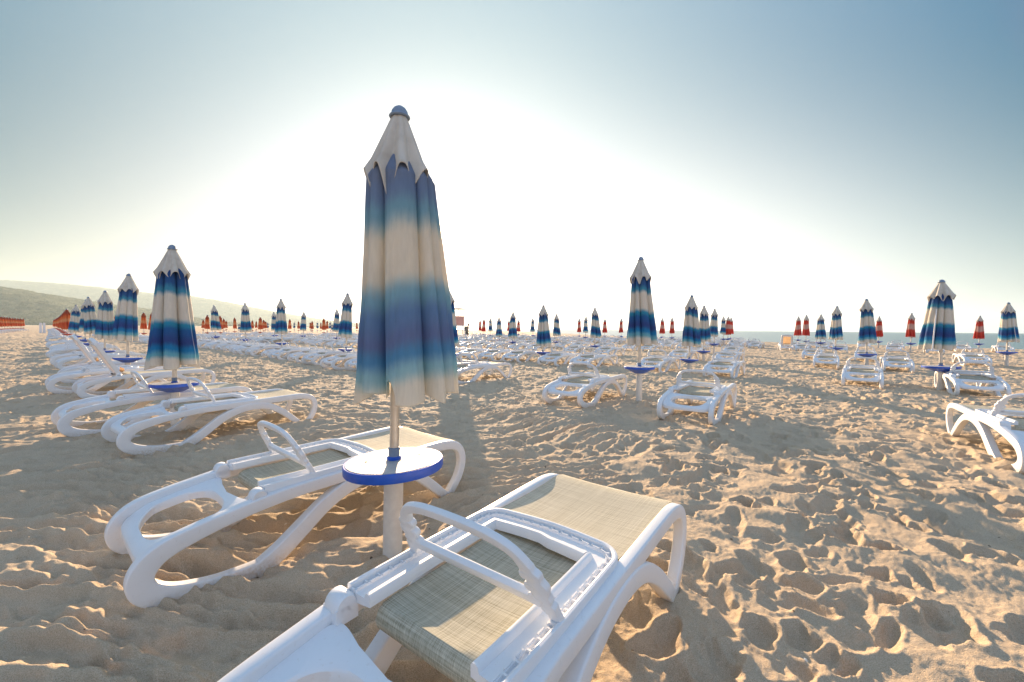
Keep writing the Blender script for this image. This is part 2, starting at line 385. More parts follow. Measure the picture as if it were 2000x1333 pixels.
# hills: ridge outlines in pixels of bearing turned into real distances and heights
def hill(name, Y0, pts_, depth, seed, rough):
    r = np.random.default_rng(seed)
    bx = np.array([(p[0] - 1000) / 820 * Y0 for p in pts_]); bz = np.array([p[1] / 820 * Y0 for p in pts_])
    nx, ny = 1000, 60; xs = np.linspace(bx[0], bx[-1], nx); ys = np.linspace(-1, 1.4, ny)
    Xg, Tg = np.meshgrid(xs, ys)
    prof = np.where(Tg < 0, 1 - np.abs(Tg) ** 1.6, 1 - .25 * Tg)
    nz = sum(np.sin(Xg / Y0 * f_ + p_) * np.cos(Tg * f_ * .12 + p2) / f_ ** .8 for f_, p_, p2 in zip((30, 55, 90, 160, 300, 520), r.random(6) * 6, r.random(6) * 6))
    Zg = np.interp(Xg, bx, bz) * np.clip(prof, 0, 1) * (1 + .10 * nz * rough * 4 * (1 - .6 * (np.abs(Tg) < .15)))
    Zg += r.random(Zg.shape) ** 2 * (7 if rough > .7 else 11)
    Zg[0] = -6
    Yg = Y0 * (1 - .12 * (Xg / Xg.min() if Xg.min() < 0 else 0)) + Tg * depth
    co = np.stack([Xg, Yg, Zg], -1).reshape(-1, 3).astype(np.float32)
    i, j = np.meshgrid(np.arange(ny - 1), np.arange(nx - 1), indexing='ij')
    q = np.stack([i * nx + j, i * nx + j + 1, (i + 1) * nx + j + 1, (i + 1) * nx + j], -1).reshape(-1, 4).astype(np.int32)
    prop(grid_mesh(name, co, q, MATS['hill_forest']), kind='structure')
hill('far_hills', 3600, [(-700, 70), (-400, 78), (0, 80), (100, 78), (180, 74), (260, 66), (330, 59), (390, 56), (450, 47), (510, 33), (560, 23), (620, 14), (680, 7), (740, 1)], 700, 3, .5)
hill('near_hills', 1250, [(-700, 60), (-300, 74), (-60, 78), (0, 75), (20, 71), (60, 62), (100, 54), (125, 51), (150, 42), (180, 34), (230, 22), (300, 9), (360, 1)], 330, 4, 1.0)

# ------------------------------------------------------------------ the sun lounger, head at the origin, foot towards +X
WP = MATS['white_plastic']
HW = .325
def side_path():
    loop = catmull([(.62, .045), (.50, -.012), (.34, -.005), (.17, .035), (.045, .115), (.03, .215), (.11, .295), (.28, .33), (.60, .352)], 7)
    rail = [(.8, .358), (1.0, .362), (1.2, .366), (1.4, .370), (1.6, .372)]
    foot = catmull([(1.66, .372), (1.78, .366), (1.855, .325), (1.885, .25), (1.875, .15), (1.82, .06), (1.76, -.012)], 7)
    return [(p[0], p[1]) for p in [tuple(q)[:2] for q in [Vector((*l_, 0)) for l_ in []]]] , loop, rail, foot
def v2(p): return (p[0], p[1])
def cat2(P, n=7): return [(q.x, q.y) for q in catmull([(p[0], p[1], 0) for p in P], n)]
def arch_path(): return cat2([(.47, -.01), (.58, .05), (.70, .135), (.84, .235), (1.0, .302), (1.17, .322), (1.33, .295), (1.47, .215), (1.59, .115), (1.68, .03), (1.72, -.012)], 6)
def head_path(): return cat2([(.52, .015), (.40, .008), (.27, .012), (.13, .045), (.045, .105), (.035, .18), (.10, .252), (.24, .296), (.45, .333), (.62, .352)], 7)
def foot_path(): return cat2([(1.60, .372), (1.72, .370), (1.82, .345), (1.872, .285), (1.88, .20), (1.845, .11), (1.79, .04), (1.735, -.012)], 7)
def frame_side(y):
    m = MB()
    hp = head_path(); rp = [(.72, .356), (1.0, .362), (1.3, .367), (1.5, .371)]; fp = foot_path(); P = hp + rp + fp
    n = len(P); nh = len(hp); nf = len(hp) + len(rp)
    def sec(i):
        if i < nh: t = i / nh; h = .066 + .034 * math.sin(math.pi * min(1, t * 1.2)); wd = .056
        elif i < nf: h = .066; wd = .046
        else: t = (i - nf) / (n - nf); h = .066 - .014 * t; wd = .046 + .010 * t
        return rrect(wd, h, .009)
    m.sweep([(s, y, z) for s, z in P], sec, side=(0, 1, 0))
    return m
def leg_side(y):
    m = MB(); P = arch_path(); n = len(P)
    def sec(i):
        t = i / (n - 1); return rrect(.060, .094 - .034 * t, .009)
    m.sweep([(s, y, z) for s, z in P], sec, side=(0, 1, 0)); return m
def plate(outer, hole, zf, th):
    """ring between two loops with the same count"""
    m = MB(); n = len(outer); V = []
    def e(p, dz): return (p[0], p[1], zf(p[0], p[1]) + dz)
    c = (sum(p[0] for p in hole) / n, sum(p[1] for p in hole) / n)
    def lerp(a_, b_, t): return (a_[0] + (b_[0] - a_[0]) * t, a_[1] + (b_[1] - a_[1]) * t)
    rings = []
    for t, dz in ((0, -th), (0, -.006), (.04, 0), (.5, .004), (.94, 0), (1, -.008), (1, -th * 1.3)):
        rings.append([e(lerp(outer[k], hole[k], t), dz) for k in range(n)])
    for r in rings: V += r
    F = []
    for i_ in range(len(rings) - 1):
        for k in range(n): F.append((i_ * n + k, i_ * n + (k + 1) % n, (i_ + 1) * n + (k + 1) % n, (i_ + 1) * n + k))
    for k in range(n): F.append((6 * n + k, 6 * n + (k + 1) % n, (k + 1) % n, k))
    return m.add(V, F)
def superloop(cx, rx, ry, p, n=64, skew=None):
    P = []
    for k in range(n):
        a_ = 2 * math.pi * k / n; ca_, sa_ = math.cos(a_), math.sin(a_)
        x_ = cx + rx * math.copysign(abs(ca_) ** (2 / p), ca_); y_ = ry * math.copysign(abs(sa_) ** (2 / p), sa_)
        if skew: x_, y_ = skew(x_, y_)
        P.append((x_, y_))
    return P
def head_plate():
    out_ = superloop(.275, .245, HW - .02, 7, skew=lambda x, y: (x + (x > .3) * (-.075 * (1 - (abs(y) / .31) ** 2)), y))
    hole = superloop(.245, .160, .225, 2.8)
    return plate(out_, hole, lambda x, y: .298 + .17 * (x - .25) - .06 * max(0, .16 - x) / .16, .034)
ZP = .392
def back_frame():
    m = MB(); PW = .315; s0, s1 = .53, 1.255; r = .11
    P = [(s0, PW), (.62, PW + .002), (.8, PW + .004), (1.0, PW + .002)]
    for k in range(0, 11):
        a_ = math.radians(90 - 9 * k); P.append((s1 - .015 - r + r * math.cos(a_), PW - r + r * math.sin(a_)))
    for k in range(1, 8): y_ = (PW - r) * (1 - 2 * k / 8); P.append((s1 - .015 + .016 * math.cos(y_ / (PW - r) * math.pi / 2), y_))
    for k in range(0, 11):
        a_ = math.radians(0 - 9 * k); P.append((s1 - .015 - r + r * math.cos(a_), -PW + r + r * math.sin(a_)))
    P += [(1.0, -PW - .002), (.8, -PW - .004), (.62, -PW - .002), (s0, -PW)]
    P = [(p[0], p[1], ZP) for p in P]
    sec = [(0, -.028), (0, .022), (.004, .027), (.012, .028), (.018, .024), (.021, .008), (.026, .006), (.034, .006), (.036, .014), (.040, .015), (.043, .008), (.085, .008), (.090, .022), (.096, .026), (.108, .025), (.113, .018), (.113, -.012), (.06, -.02)]
    # a = sideways (inwards), b = up
    PV = [Vector(p) for p in P]
    n = len(PV); V = []; F = []; k_ = len(sec)
    for i_ in range(n):
        t = (PV[min(i_ + 1, n - 1)] - PV[max(i_ - 1, 0)]).normalized(); inn = Vector((t.y, -t.x, 0))
        wsc = 1.0 + (.12 if 18 < i_ < 26 else 0) - .0
        V += [PV[i_] + inn * a_ * wsc + Vector((0, 0, b)) for a_, b in sec]
    for i_ in range(n - 1):
        for q in range(k_): F.append((i_ * k_ + q, i_ * k_ + (q + 1) % k_, (i_ + 1) * k_ + (q + 1) % k_, (i_ + 1) * k_ + q))
    F.append(tuple(range(k_))); F.append(tuple((n - 1) * k_ + q for q in range(k_ - 1, -1, -1)))
    m.add(V, F)
    # slot ribs along the outer channel
    acc_ = 0; tot = []
    for i_ in range(n - 1):
        t = (PV[i_ + 1] - PV[i_]); l_ = t.length; t.normalize(); inn = Vector((t.y, -t.x, 0)); a0 = 0
        while acc_ < l_:
            c_ = PV[i_] + t * acc_ + inn * .029 + Vector((0, 0, .012)); R_ = Matrix((t, inn, Vector((0, 0, 1)))).transposed()
            m.box(c_, (.006, .012, .012), R_); m.box(c_ + t * .022 + Vector((0, 0, -.001)) + inn * .012, (.030, .004, .016), R_); acc_ += .047
        acc_ -= l_
    return m
def back_cloth():
    m = MB(); W_ = .21; V = []; F = []; rows = []
    prof = [(1.18, .372)] + [(1.16 - .06 * k, .372 - .006 * math.sin(math.pi * k / 10)) for k in range(0, 10)] + [(.585, .366), (.565, .352), (.555, .325), (.562, .30), (.60, .285)]
    nw = 12
    for (s_, z_) in prof:
        for k in range(nw + 1):
            y_ = -W_ + 2 * W_ * k / nw; sag = -.012 * (1 - (y_ / W_) ** 2) if s_ > .6 else 0
            V.append((s_, y_, z_ + sag))
    for i_ in range(len(prof) - 1):
        for k in range(nw): F.append((i_ * (nw + 1) + k, i_ * (nw + 1) + k + 1, (i_ + 1) * (nw + 1) + k + 1, (i_ + 1) * (nw + 1) + k))
    return m.add(V, F)
def seat_cloth(s0=1.20):
    m = MB(); V = []; F = []; nw = 12; W_ = .298
    prof = [(s0 + (1.80 - s0) * k / 10, .392 - .010 * math.sin(math.pi * k / 10) - (.004 if k == 10 else 0)) for k in range(11)] + [(1.845, .375), (1.868, .345), (1.872, .325)]
    for (s_, z_) in prof:
        for k in range(nw + 1):
            y_ = -W_ + 2 * W_ * k / nw; V.append((s_, y_, z_ - .008 * (1 - (y_ / W_) ** 2)))
    for i_ in range(len(prof) - 1):
        for k in range(nw): F.append((i_ * (nw + 1) + k, i_ * (nw + 1) + k + 1, (i_ + 1) * (nw + 1) + k + 1, (i_ + 1) * (nw + 1) + k))
    return m.add(V, F)
def foot_bar():
    m = MB(); m.sweep([(1.855, y_, .345) for y_ in np.linspace(-HW + .02, HW - .02, 8)], rrect(.03, .036, .012), side=(0, 0, 1))
    m.sweep([(1.17, y_, .342) for y_ in np.linspace(-HW + .02, HW - .02, 8)], rrect(.03, .036, .01), side=(0, 0, 1)); return m
def knob(y):
    m = MB(); prof = [(.030, -.036), (.037, -.028), (.038, .024), (.031, .036)]
    k = MB(); k.lathe(prof, 20); R_ = Matrix.Rotation(math.radians(90), 4, 'X')
    m.merge(k, Matrix.Translation((.50, y, .375)) @ R_)
    m.box((.50, y, .352), (.072, .072, .05)); return m
def bail():
    """the stay of the backrest, standing up: toothed legs and a rounded top; local plane (a across, b up)"""
    m = MB()
    ft = Vector((.79, 0, .405)); up = Vector((-.42, 0, .90)).normalized(); nrm_ = Vector((.90, 0, .42)).normalized()
    def P3(a_, b_): return ft + Vector((0, a_, 0)) + up * b_
    arc = [(.297, 0), (.285, .045), (.268, .085), (.262, .15), (.248, .19), (.215, .240), (.15, .266), (.06, .275)]
    pts2 = cat2(arc + [(-a_, b) for a_, b in reversed(arc)], 9); n = len(pts2)
    def sec(i_):
        t = abs(2 * i_ / (n - 1) - 1)            # 1 at the feet, 0 on top
        wd = .034 + .034 * max(0, 1 - abs(t - .66) / .30) + .007 * math.sin(t * 62)* (1 if .45 < t < .86 else 0)
        if t > .9: wd = .038
        return rrect(.024, wd, .006, 2)
    m.sweep([P3(a_, b) for a_, b in pts2], sec, side=tuple(nrm_))
    for sg in (1, -1):                              # teeth
        for b in (.080, .125, .170):
            c_ = P3(sg * (.238 if b < .15 else .234), b); k = MB(); k.lathe([(.013, -.013), (.017, -.009), (.017, .009), (.013, .013)], 14)
            Rm = Matrix((Vector((0, 1, 0)), up, nrm_)).transposed().to_4x4(); m.merge(k, Matrix.Translation(c_) @ Rm)
            k2 = MB(); k2.lathe([(.007, -.012), (.007, .012)], 8); 
        c_ = P3(sg * .295, .0); m.box(c_ + Vector((0, 0, -.006)), (.06, .03, .03))
    return m
def bail_bar():
    m = MB(); ft = Vector((.79, 0, .405)); up = Vector((-.42, 0, .90)).normalized(); nrm_ = Vector((.90, 0, .42)).normalized()
    m.sweep([ft + up * .068 + Vector((0, y_, 0)) for y_ in np.linspace(-.262, .262, 10)], rrect(.026, .036, .006, 2), side=tuple(nrm_)); return m
def rot_parts(m, ang, piv=(.53, 0, .38)):
    R_ = Matrix.Translation(piv) @ Matrix.Rotation(ang, 4, 'Y') @ Matrix.Translation([-x for x in piv])
    q = MB(); q.merge(m, R_); return q

def make_lounger(tan=False, raised=0.0):
    root = empty('sun_lounger')
    frame_side(HW).build('side_frame', WP, root); frame_side(-HW).build('side_frame', WP, root)
    leg_side(HW).build('leg', WP, root); leg_side(-HW).build('leg', WP, root)
    head_plate().build('head_panel', WP, root); foot_bar().build('crossbar', WP, root)
    seat_cloth(.62 if raised else 1.2).build('seat', MATS['sling_seat'], root)
    f = (lambda m: rot_parts(m, -raised)) if raised else (lambda m: m)
    br = f(back_frame()).build('backrest', WP, root)
    f(back_cloth()).build('backrest_cloth', MATS['sling_tan' if tan else 'sling_back'], br)
    knob(.305).build('hinge_knob', WP, root); knob(-.305).build('hinge_knob', WP, root)
    if not raised:
        b = bail().build('support_stay', WP, root); bail_bar().build('stay_bar', WP, b)
    return root
def make_small_lounger():
    """same lounger as one mesh with three materials, for those a few pixels tall"""
    m = MB(); 
    for q in (frame_side(HW), frame_side(-HW), leg_side(HW), leg_side(-HW), head_plate(), foot_bar(), back_frame(), bail(), bail_bar()): m.merge(q, None, 0)
    m.merge(seat_cloth(), None, 1); m.merge(back_cloth(), None, 2)
    return m.build('sun_lounger', [WP, MATS['sling_seat'], MATS['sling_back']])
def copy_tree(o, parent=None):
    c_ = o.copy(); col.objects.link(c_); c_.parent = parent
    for ch in KIDS.get(o.name, ()): copy_tree(ch, c_)
    return c_
KIDS = {}
def remember(o):
    KIDS[o.name] = children(o)
    for ch in KIDS[o.name]: remember(ch)

# ------------------------------------------------------------------ the folded parasol; z = 0 where the post meets the sand
def canopy(seed, creases, ztop, zbot, R0, R1, lean=(0, 0), notch=None, slant=0.0, nth=220, nz=72, wid=1.0, seams=()):
    r = np.random.default_rng(seed)
    th = np.linspace(-math.pi, math.pi, nth, endpoint=False); cr = np.array(sorted(creases))
    # position between neighbouring creases 0..1
    ext = np.concatenate([cr - 2 * math.pi, cr, cr + 2 * math.pi])
    dep = r.uniform(.6, 1.0, len(cr)); dep3 = np.tile(dep, 3)
    bul = np.tile(r.uniform(.85, 1.1, len(cr)), 3); hem3 = np.tile(r.uniform(-.02, .055, len(cr)), 3)
    V = []; B = []
    for i_ in range(nz + 1):
        t = i_ / nz
        for k in range(nth):
            a_ = th[k]; tw = a_ + .22 * (t - .5) * math.sin(seed) 
            q = np.searchsorted(ext, tw) - 1; g = (tw - ext[q]) / (ext[q + 1] - ext[q]); gap = ext[q + 1] - ext[q]
            lob = (math.sin(math.pi * min(max(g, 0), 1))) ** .62
            d_ = dep3[q] * (1 - g) + dep3[q + 1] * g
            tn = max(0, (ztop - .10 - (ztop + (zbot - ztop) * t)) / (ztop - .10 - zbot)); R = R0 + (R1 - R0) * (tn ** 1.0)
            if tn <= 0: R = R0 * (.58 + .42 * (t * (ztop - zbot) / .10))
            amp = min(.62, .34 + .28 * t) * d_ * min(1.0, gap / .6)
            rr = R * (1 - amp * (1 - lob)) * (1 + (bul[q] - 1) * lob)
            for sa_, sw_, sh_ in seams: rr *= 1 + sh_ * math.exp(-((a_ + .10 * (t - .5) - sa_) / sw_) ** 2) * min(1, 2 * t)
            rr *= 1 + .015 * math.sin(7 * t + 3 * a_ + seed) 
            rr *= 1 + .010 * math.sin(23 * t + 5 * math.sin(2 * a_ + seed) + 9 * a_) * t
            fl = 1.0
            zb = zbot + hem3[q] * lob + .045 * (1 - lob) 
            if notch:
                for (na_, nw_, nh_) in notch:
                    dd = (a_ - na_ + math.pi) % (2 * math.pi) - math.pi; zb += nh_ * math.sqrt(max(0, 1 - (dd / nw_) ** 2))
            z = ztop + (zb - ztop) * t
            nom = (ztop - .10 - z) / (ztop - .10 - zbot)
            V.append((rr * math.cos(a_) * wid + lean[0] * t, rr * math.sin(a_) + lean[1] * t, z))
            B.append(nom * .985 + slant * math.sin(a_ + 1.2) * (.3 + t) - .03 * (1 - lob) * (1 - .5 * t) + .02 * math.sin(2 * a_ + seed))
    F = [(i_ * nth + k, i_ * nth + (k + 1) % nth, (i_ + 1) * nth + (k + 1) % nth, (i_ + 1) * nth + k) for i_ in range(nz) for k in range(nth)]
    m = MB(); m.add(V, F, B); return m
def crown(seed, ztop, zhem, Rh, n=8, drop=.075, nth=192, nz=26, phase=0.0):
    r = np.random.default_rng(seed); V = []; dr = r.uniform(.35, 1.3, n)
    if phase == .02: dr[5:8] = .8, 1.5, .65
    for i_ in range(nz + 1):
        t = i_ / nz
        for k in range(nth):
            a_ = 2 * math.pi * k / nth; g = (a_ + phase) / (2 * math.pi) * n; q = int(g) % n; fr = g - int(g)
            tip = abs(2 * fr - 1)                       # 1 at the cusps
            dd = dr[q] if fr < .5 else dr[(q + 1) % n]
            c_ = (.5 + .5 * math.cos(2 * math.pi * fr)) ** (1.15 if q % 3 else 1.6)
            R = .034 + (Rh - .034) * (t ** .95) + .010 * max(0, t - .8) / .2
            R *= 1 + (.05 + .12 * t) * (.5 - c_) * (1.1 if q % 2 else .75) + .02 * t * math.sin(5 * a_ + seed)
            z = ztop + (zhem - drop * dd * c_ + .030 * (1 - c_) - ztop) * t
            V.append((R * math.cos(a_), R * math.sin(a_), z))
    F = [(i_ * nth + k, i_ * nth + (k + 1) % nth, (i_ + 1) * nth + (k + 1) % nth, (i_ + 1) * nth + k) for i_ in range(nz) for k in range(nth)]
    return MB().add(V, F)
TABZ = .57; TOPZ = 2.40
def solid(o, th=.003):
    md = o.modifiers.new('thickness', 'SOLIDIFY'); md.thickness = th; md.offset = 0
def make_parasol(kind, seed, main=False, ribs=False):
    root = empty('folded_parasol'); r = random.Random(seed)
    cloth = {'blue': 'parasol_blue', 'red': 'parasol_red', 'orange': 'parasol_orange'}[kind]
    post = MB().lathe([(.050, -.7), (.050, TABZ - .03)], 28).build('post', MATS['post_white'], root)
    MB().lathe([(.024, TABZ + .066), (.024, TOPZ - .06)], 20).build('pole', MATS['pole_metal'], root)
    MB().lathe([(.037, TABZ + .004), (.037, TABZ + .014), (.031, TABZ + .019), (.029, TABZ + .021)], 24).build('collar_base', MATS['table_blue' if kind != 'orange' else 'table_red'], root)
    MB().lathe([(.028, TABZ + .021), (.028, TABZ + .052), (.031, TABZ + .056), (.031, TABZ + .064), (.025, TABZ + .068)], 24).build('pole_collar', MATS['cap_blue'], root)
    R = .255 if main else .25
    tb = empty('table', (0, 0, TABZ)); tb.parent = root
    blue = MATS['table_blue' if kind != 'orange' else 'table_red']
    under = MB().lathe([(.062, -.112), (.085, -.112), (.105, -.102), (.20, -.054), (R - .010, -.040), (R, -.034)][(0 if not main else 6):] + ([(.062, -.10), (.085, -.10), (.12, -.07), (.235, -.052), (R - .003, -.047), (R, -.042)] if main else []) + [ (R, -.004), (R - .004, 0), (R - .012, -.001)], 64).build('table_rim', blue, tb)
    top = MB().lathe([(R - .0125, -.006), (R - .013, .002), (R * .5, .0025), (.031, .003)], 64).build('table_top', MATS['table_white'], tb)
    if main:
        for a_ in (.6, 3.4): q_ = MB(); q_.lathe([(.006, .0), (.006, .004)], 10); q_.build('drain_hole', MATS['dark_gap'], tb).location = (R * .55 * math.cos(a_), R * .55 * math.sin(a_), 0)
    if main: tb.rotation_euler = (math.radians(-1.0), math.radians(-3.4), 0)
    if main:
        cr = [math.radians(x) for x in (-171, -140, -113, -38, -17, 5, 28, 62, 100, 140)]
        cn = canopy(3, cr, 2.13, .895, .168, .258, lean=(.055, .0), notch=[(math.radians(-97), .17, .105), (math.radians(40), .2, .05)], slant=.018, nth=360, nz=120, seams=((math.radians(-99), .035, .035), (math.radians(-84), .09, -.022), (math.radians(-60), .05, .02), (math.radians(-150), .06, .03), (math.radians(16), .04, .03)))
    else:
        base = r.random() * 6.28; k = r.choice([7, 8, 9]); cr = [((base + 2 * math.pi * i_ / k + r.uniform(-.2, .2) + math.pi) % (2 * math.pi)) - math.pi for i_ in range(k)]
        cn = canopy(seed, cr, 2.13, .90 + r.uniform(-.03, .03), .152, .26 + r.uniform(-.015, .02), lean=(r.uniform(-.055, .055), r.uniform(-.055, .055)), slant=r.uniform(-.02, .02))
    c_ = cn.build('canopy', MATS[cloth if not main else 'parasol_flare_pale'], root, band=True, angle=75); solid(c_)
    k_ = crown(seed, TOPZ - .045, 2.035 if main else 2.03, .148 if main else .158, n=8, drop=.10 if main else .08, phase=.02 if main else r.random() * .7).build('crown_cloth', MATS['crown_cream' if kind != 'orange' else 'crown_orange'], root, angle=75); solid(k_)
    MB().lathe([(.050, TOPZ - .052), (.054, TOPZ - .046), (.049, TOPZ - .038), (.043, TOPZ - .035), (.040, TOPZ - .018), (.030, TOPZ - .003), (.014, TOPZ + .008), (.002, TOPZ + .011)], 28).build('finial', MATS['cap_blue'], root)
    if ribs:
        for a_, zt, out_ in ((math.radians(225), 1.78, .13),):
            m = MB(); m.sweep([(math.cos(a_) * .16, math.sin(a_) * .16, zt), (math.cos(a_) * (.16 + out_ * .5), math.sin(a_) * (.16 + out_ * .5), zt - .42), (math.cos(a_) * (.16 + out_), math.sin(a_) * (.16 + out_), zt - .86)], rrect(.018, .012, .004, 1)); m.build('rib', WP, root)
    return root

ORD = ['first', 'second', 'third', 'fourth', 'fifth', 'sixth', 'seventh', 'eighth', 'ninth', 'tenth', 'eleventh', 'twelfth']
YAW = math.radians(51)
U = Vector((math.cos(math.radians(50)), math.sin(math.radians(50)))); Vv = Vector((-U.y, U.x))
def hz(x): return 642 + .0087 * (x - 1000)
def place(x, ytop, ytab=None, D=None):
    if D is None: D = 820 * 1.83 / (ytab - ytop) if ytab else 820 * 1.168 / max(hz(x) - ytop, 9.6)
    top = EYE + (hz(x) - ytop) * D / 820
    return (x - 1000) / 820 * D, D, max(-.3, min(.06, top - TOPZ))
rnd = random.Random(5)
protoL = make_lounger(); remember(protoL)
protoT = make_lounger(True, math.radians(118)); protoT.name = 'sun_lounger'; remember(protoT)
protoS = make_small_lounger(); KIDS[protoS.name] = []
used = set()
def lounger(x, y, rz, label, group, kind='full', z=-.012, tilt=0.0):
    src = {'full': protoL, 'raised': protoT, 'small': protoS}[kind]
    if src.name in used: o = copy_tree(src)
    else: o = src; used.add(src.name)
    o.location = (x, y, z); o.rotation_euler = (0, -tilt, rz)
    return prop(o, label, 'sun lounger', group)
protoP = {}
def parasol(kind, var, loc, rz, label, group, scale=1.0, ribs=False, tilt=(0, 0)):
    key = (kind, var, ribs)
    if key not in protoP: protoP[key] = make_parasol(kind, 10 + 7 * var, False, ribs); o = protoP[key]; remember(o)
    else: o = copy_tree(protoP[key])
    o.location = loc; o.rotation_euler = (tilt[0], tilt[1], rz); o.scale = (scale, scale, 1)
    return prop(o, label, 'parasol', group)

# the big parasol and its two loungers
mp = make_parasol('blue', 3, True); mx, my = (764 - 1000) / 820 * 2.2, 2.2
mp.location = (mx + .006, my, -.035); mp.rotation_euler = (0, math.radians(.9), 0); prop(mp, 'big folded blue and white parasol in the middle of the foreground', 'parasol', 'folded blue and white beach parasols')
GL = 'white sun loungers with woven cloth'; GP = 'folded blue and white beach parasols'
lounger(-.569, .686, .928, 'nearest white lounger, foreground right of the big parasol post, cut off by bottom edge', GL, tilt=.02, z=.005)
lounger(-1.853, 1.959, .86, 'white lounger left of the big parasol, curved head end resting on ridged sand', GL, tilt=.016, z=-.02)
lounger(4.66, 3.37, 1.01, 'white lounger cut off by the right edge of the picture, nearest one there', GL)
# ------------------------------------------------------------------ rows
ROWS = [
 ('front row running left', [(340, 480, None, 5.2), (247, 535, 698), (203, 568, 684), (177, 580, 670), (165, 585), (147, 588, 653)], 'l'),
 ('second row', [(1250, 503, 716), (877, 553), (675, 573, 681), (551, 584, 669), (480, 592, 662.5), (421, 596, 656.5)], 'l'),
 ('third row', [(1841, 547, 715), (1346, 577, 701), (1060, 589, 687), (658, 604), (592, 609), (537, 609)], 'r'),
 ('fourth row', [(1695, 584, 691), (1375, 597, 685), (1162, 601, 674.5), (1001, 605, 667)], 'r'),
 ('fifth row', [(1968, 591, 687), (1632, 598, 679), (1395, 603, 671), (1086, 613, 666.5), (975, 616, 663)], 'r'),
 ('sixth row', [(1603, 610), (1413, 618), (1143, 618), (1041, 621), (957, 621)], 'r')]
SHIFT = {(1841, 547): .5, (1695, 584): .3}
for ri, (rn, lst, side) in enumerate(ROWS):
    for k, q in enumerate(lst):
        x_, yt = q[0], q[1]; X_, Y_, z_ = place(x_, yt, q[2] if len(q) > 2 else None, q[3] if len(q) > 3 else None)
        if ri == 0: nm = '%s parasol from the big one' % ('next' if k == 0 else ORD[k]); wh = rn
        else: nm = '%s parasol from the right' % ORD[k]; wh = 'in the ' + rn
        o = parasol('blue', (k * 3 + ri * 2) % 5, (X_, Y_, z_), 2.9 if x_ == 340 else rnd.uniform(-.9, .9), 'folded blue and white striped parasol, %s %s' % (nm.replace(' parasol', ''), wh), GP,
                    1.22 if x_ == 1841 else (1.06 if x_ > 1600 else 1.0), ribs=(x_, yt) in ((1841, 547), (1968, 591)), tilt=(rnd.uniform(-.028, .028), rnd.uniform(-.028, .028)))
        if x_ == 340:                                    # its canopy sits lower on the pole
            o.location.z += .13
            for c_ in children(o):
                if c_.name.split('.')[0] in ('canopy', 'crown_cloth', 'finial', 'pole'): c_.location.z -= .13
        base = Vector((X_, Y_)); small = Y_ > 24
        extra = (('far right', -1.05, -2.15), ('far left', -1.05, 1.95)) if ri and k and Y_ > 12 and x_ < 1100 else ()
        for sgn, du, dv in (('right', -1.13, -1.01), ('left', -1.0, .79)) + extra:
            dv += SHIFT.get((x_, yt), 0)
            p = base + U * (du + rnd.uniform(-.12, .12)) + Vv * (dv + rnd.uniform(-.08, .08))
            yaw = YAW + rnd.uniform(-.05, .05); kd = 'small' if small else 'full'
            if x_ == 340: 
                if sgn == 'right': p = Vector((-3.937, 4.10)); yaw = .931
                else: p = Vector((-5.15, 4.72)); yaw = .90
            lounger(p.x, p.y, yaw, 'white lounger %s of the %s %s' % (sgn, nm, wh) if ri else 'white lounger %s of the %s %s' % (sgn, nm, wh), GL, kd)
# beds between the blue rows that the photo shows without a parasol of their own in view
G2 = 'loungers crowded between the far rows'
far_lab = 'small white lounger among the crowded far rows of loungers near the horizon'
fx = []
for u0, v0, v1 in ((6.8, 34, 70), (12.3, 14, 14.5), (12.4, 36, 70), (18.2, 20.6, 70), (23.5, 11.3, 11.8), (23.5, 26, 75), (29, 11, 11.5), (29, 31, 75), (34.5, 8, 75), (40, 4, 70)):
    vv_ = v0
    while vv_ < v1:
        b_ = U * u0 + Vv * vv_; fx.append(b_); vv_ += 5.3
for b_ in fx:
    if b_.y > 62 or (np.interp(b_.y, SH[:, 0], SH[:, 1]) - b_.x) < 5: continue
    for du, dv in ((-1.1, -1.0), (-1.0, .8)) + (((-1.05, -2.1),) if b_.y < 45 else ()):
        p = b_ + U * (du + rnd.uniform(-.15, .15)) + Vv * (dv + rnd.uniform(-.1, .1))
        lounger(p.x, p.y, YAW + rnd.uniform(-.05, .05), far_lab, G2, 'small')
# two loungers with raised backs
lounger(-7.35, 7.05, YAW, 'white lounger with its backrest raised, in the front row running left', GL, 'raised')
lounger(-9.9, 9.2, YAW, 'white lounger with raised backrest farther along the front row running left', GL, 'raised')
X_, Y_, _ = place(1527, 612)
lounger(X_ - .6, Y_ - 1.5, YAW + .2, 'lounger with tan backrest raised, at the shore beside the red parasols', GL, 'raised')

# red parasols near the water, orange ones to the left
RED = [(1912.5, 616.7, 671), (1779, 611.5, 670), (1716, 618, 666.6), (1574, 615), (1558.6, 618), (1427, 620), (1421.5, 618), (1312, 620), (1293, 621), (1213, 621.6), (1181, 622), (1131, 621.5), (1012.6, 624), (993.5, 625), (945, 622), (937.5, 624.6)]
for k, q in enumerate(RED):
    X_, Y_, z_ = place(*q)
    lab = 'folded red and white parasol by the sea, %s from the right' % (ORD[k] if k < 12 else ['thirteenth', 'fourteenth', 'fifteenth', 'sixteenth'][k - 12])
    parasol('red', k % 2, (X_, Y_, z_), rnd.random() * 6, lab, 'folded red beach parasols by the water', .95)
    for s_, du, dv in (('right', -1.1, -1.0), ('left', -1.0, .8)):
        p = Vector((X_, Y_)) + U * du + Vv * dv
        lounger(p.x, p.y, YAW + rnd.uniform(-.06, .06), 'white lounger on the %s of the %s red parasol from the right' % (s_, lab.split(', ')[1].split(' ')[0]), GL, 'small')
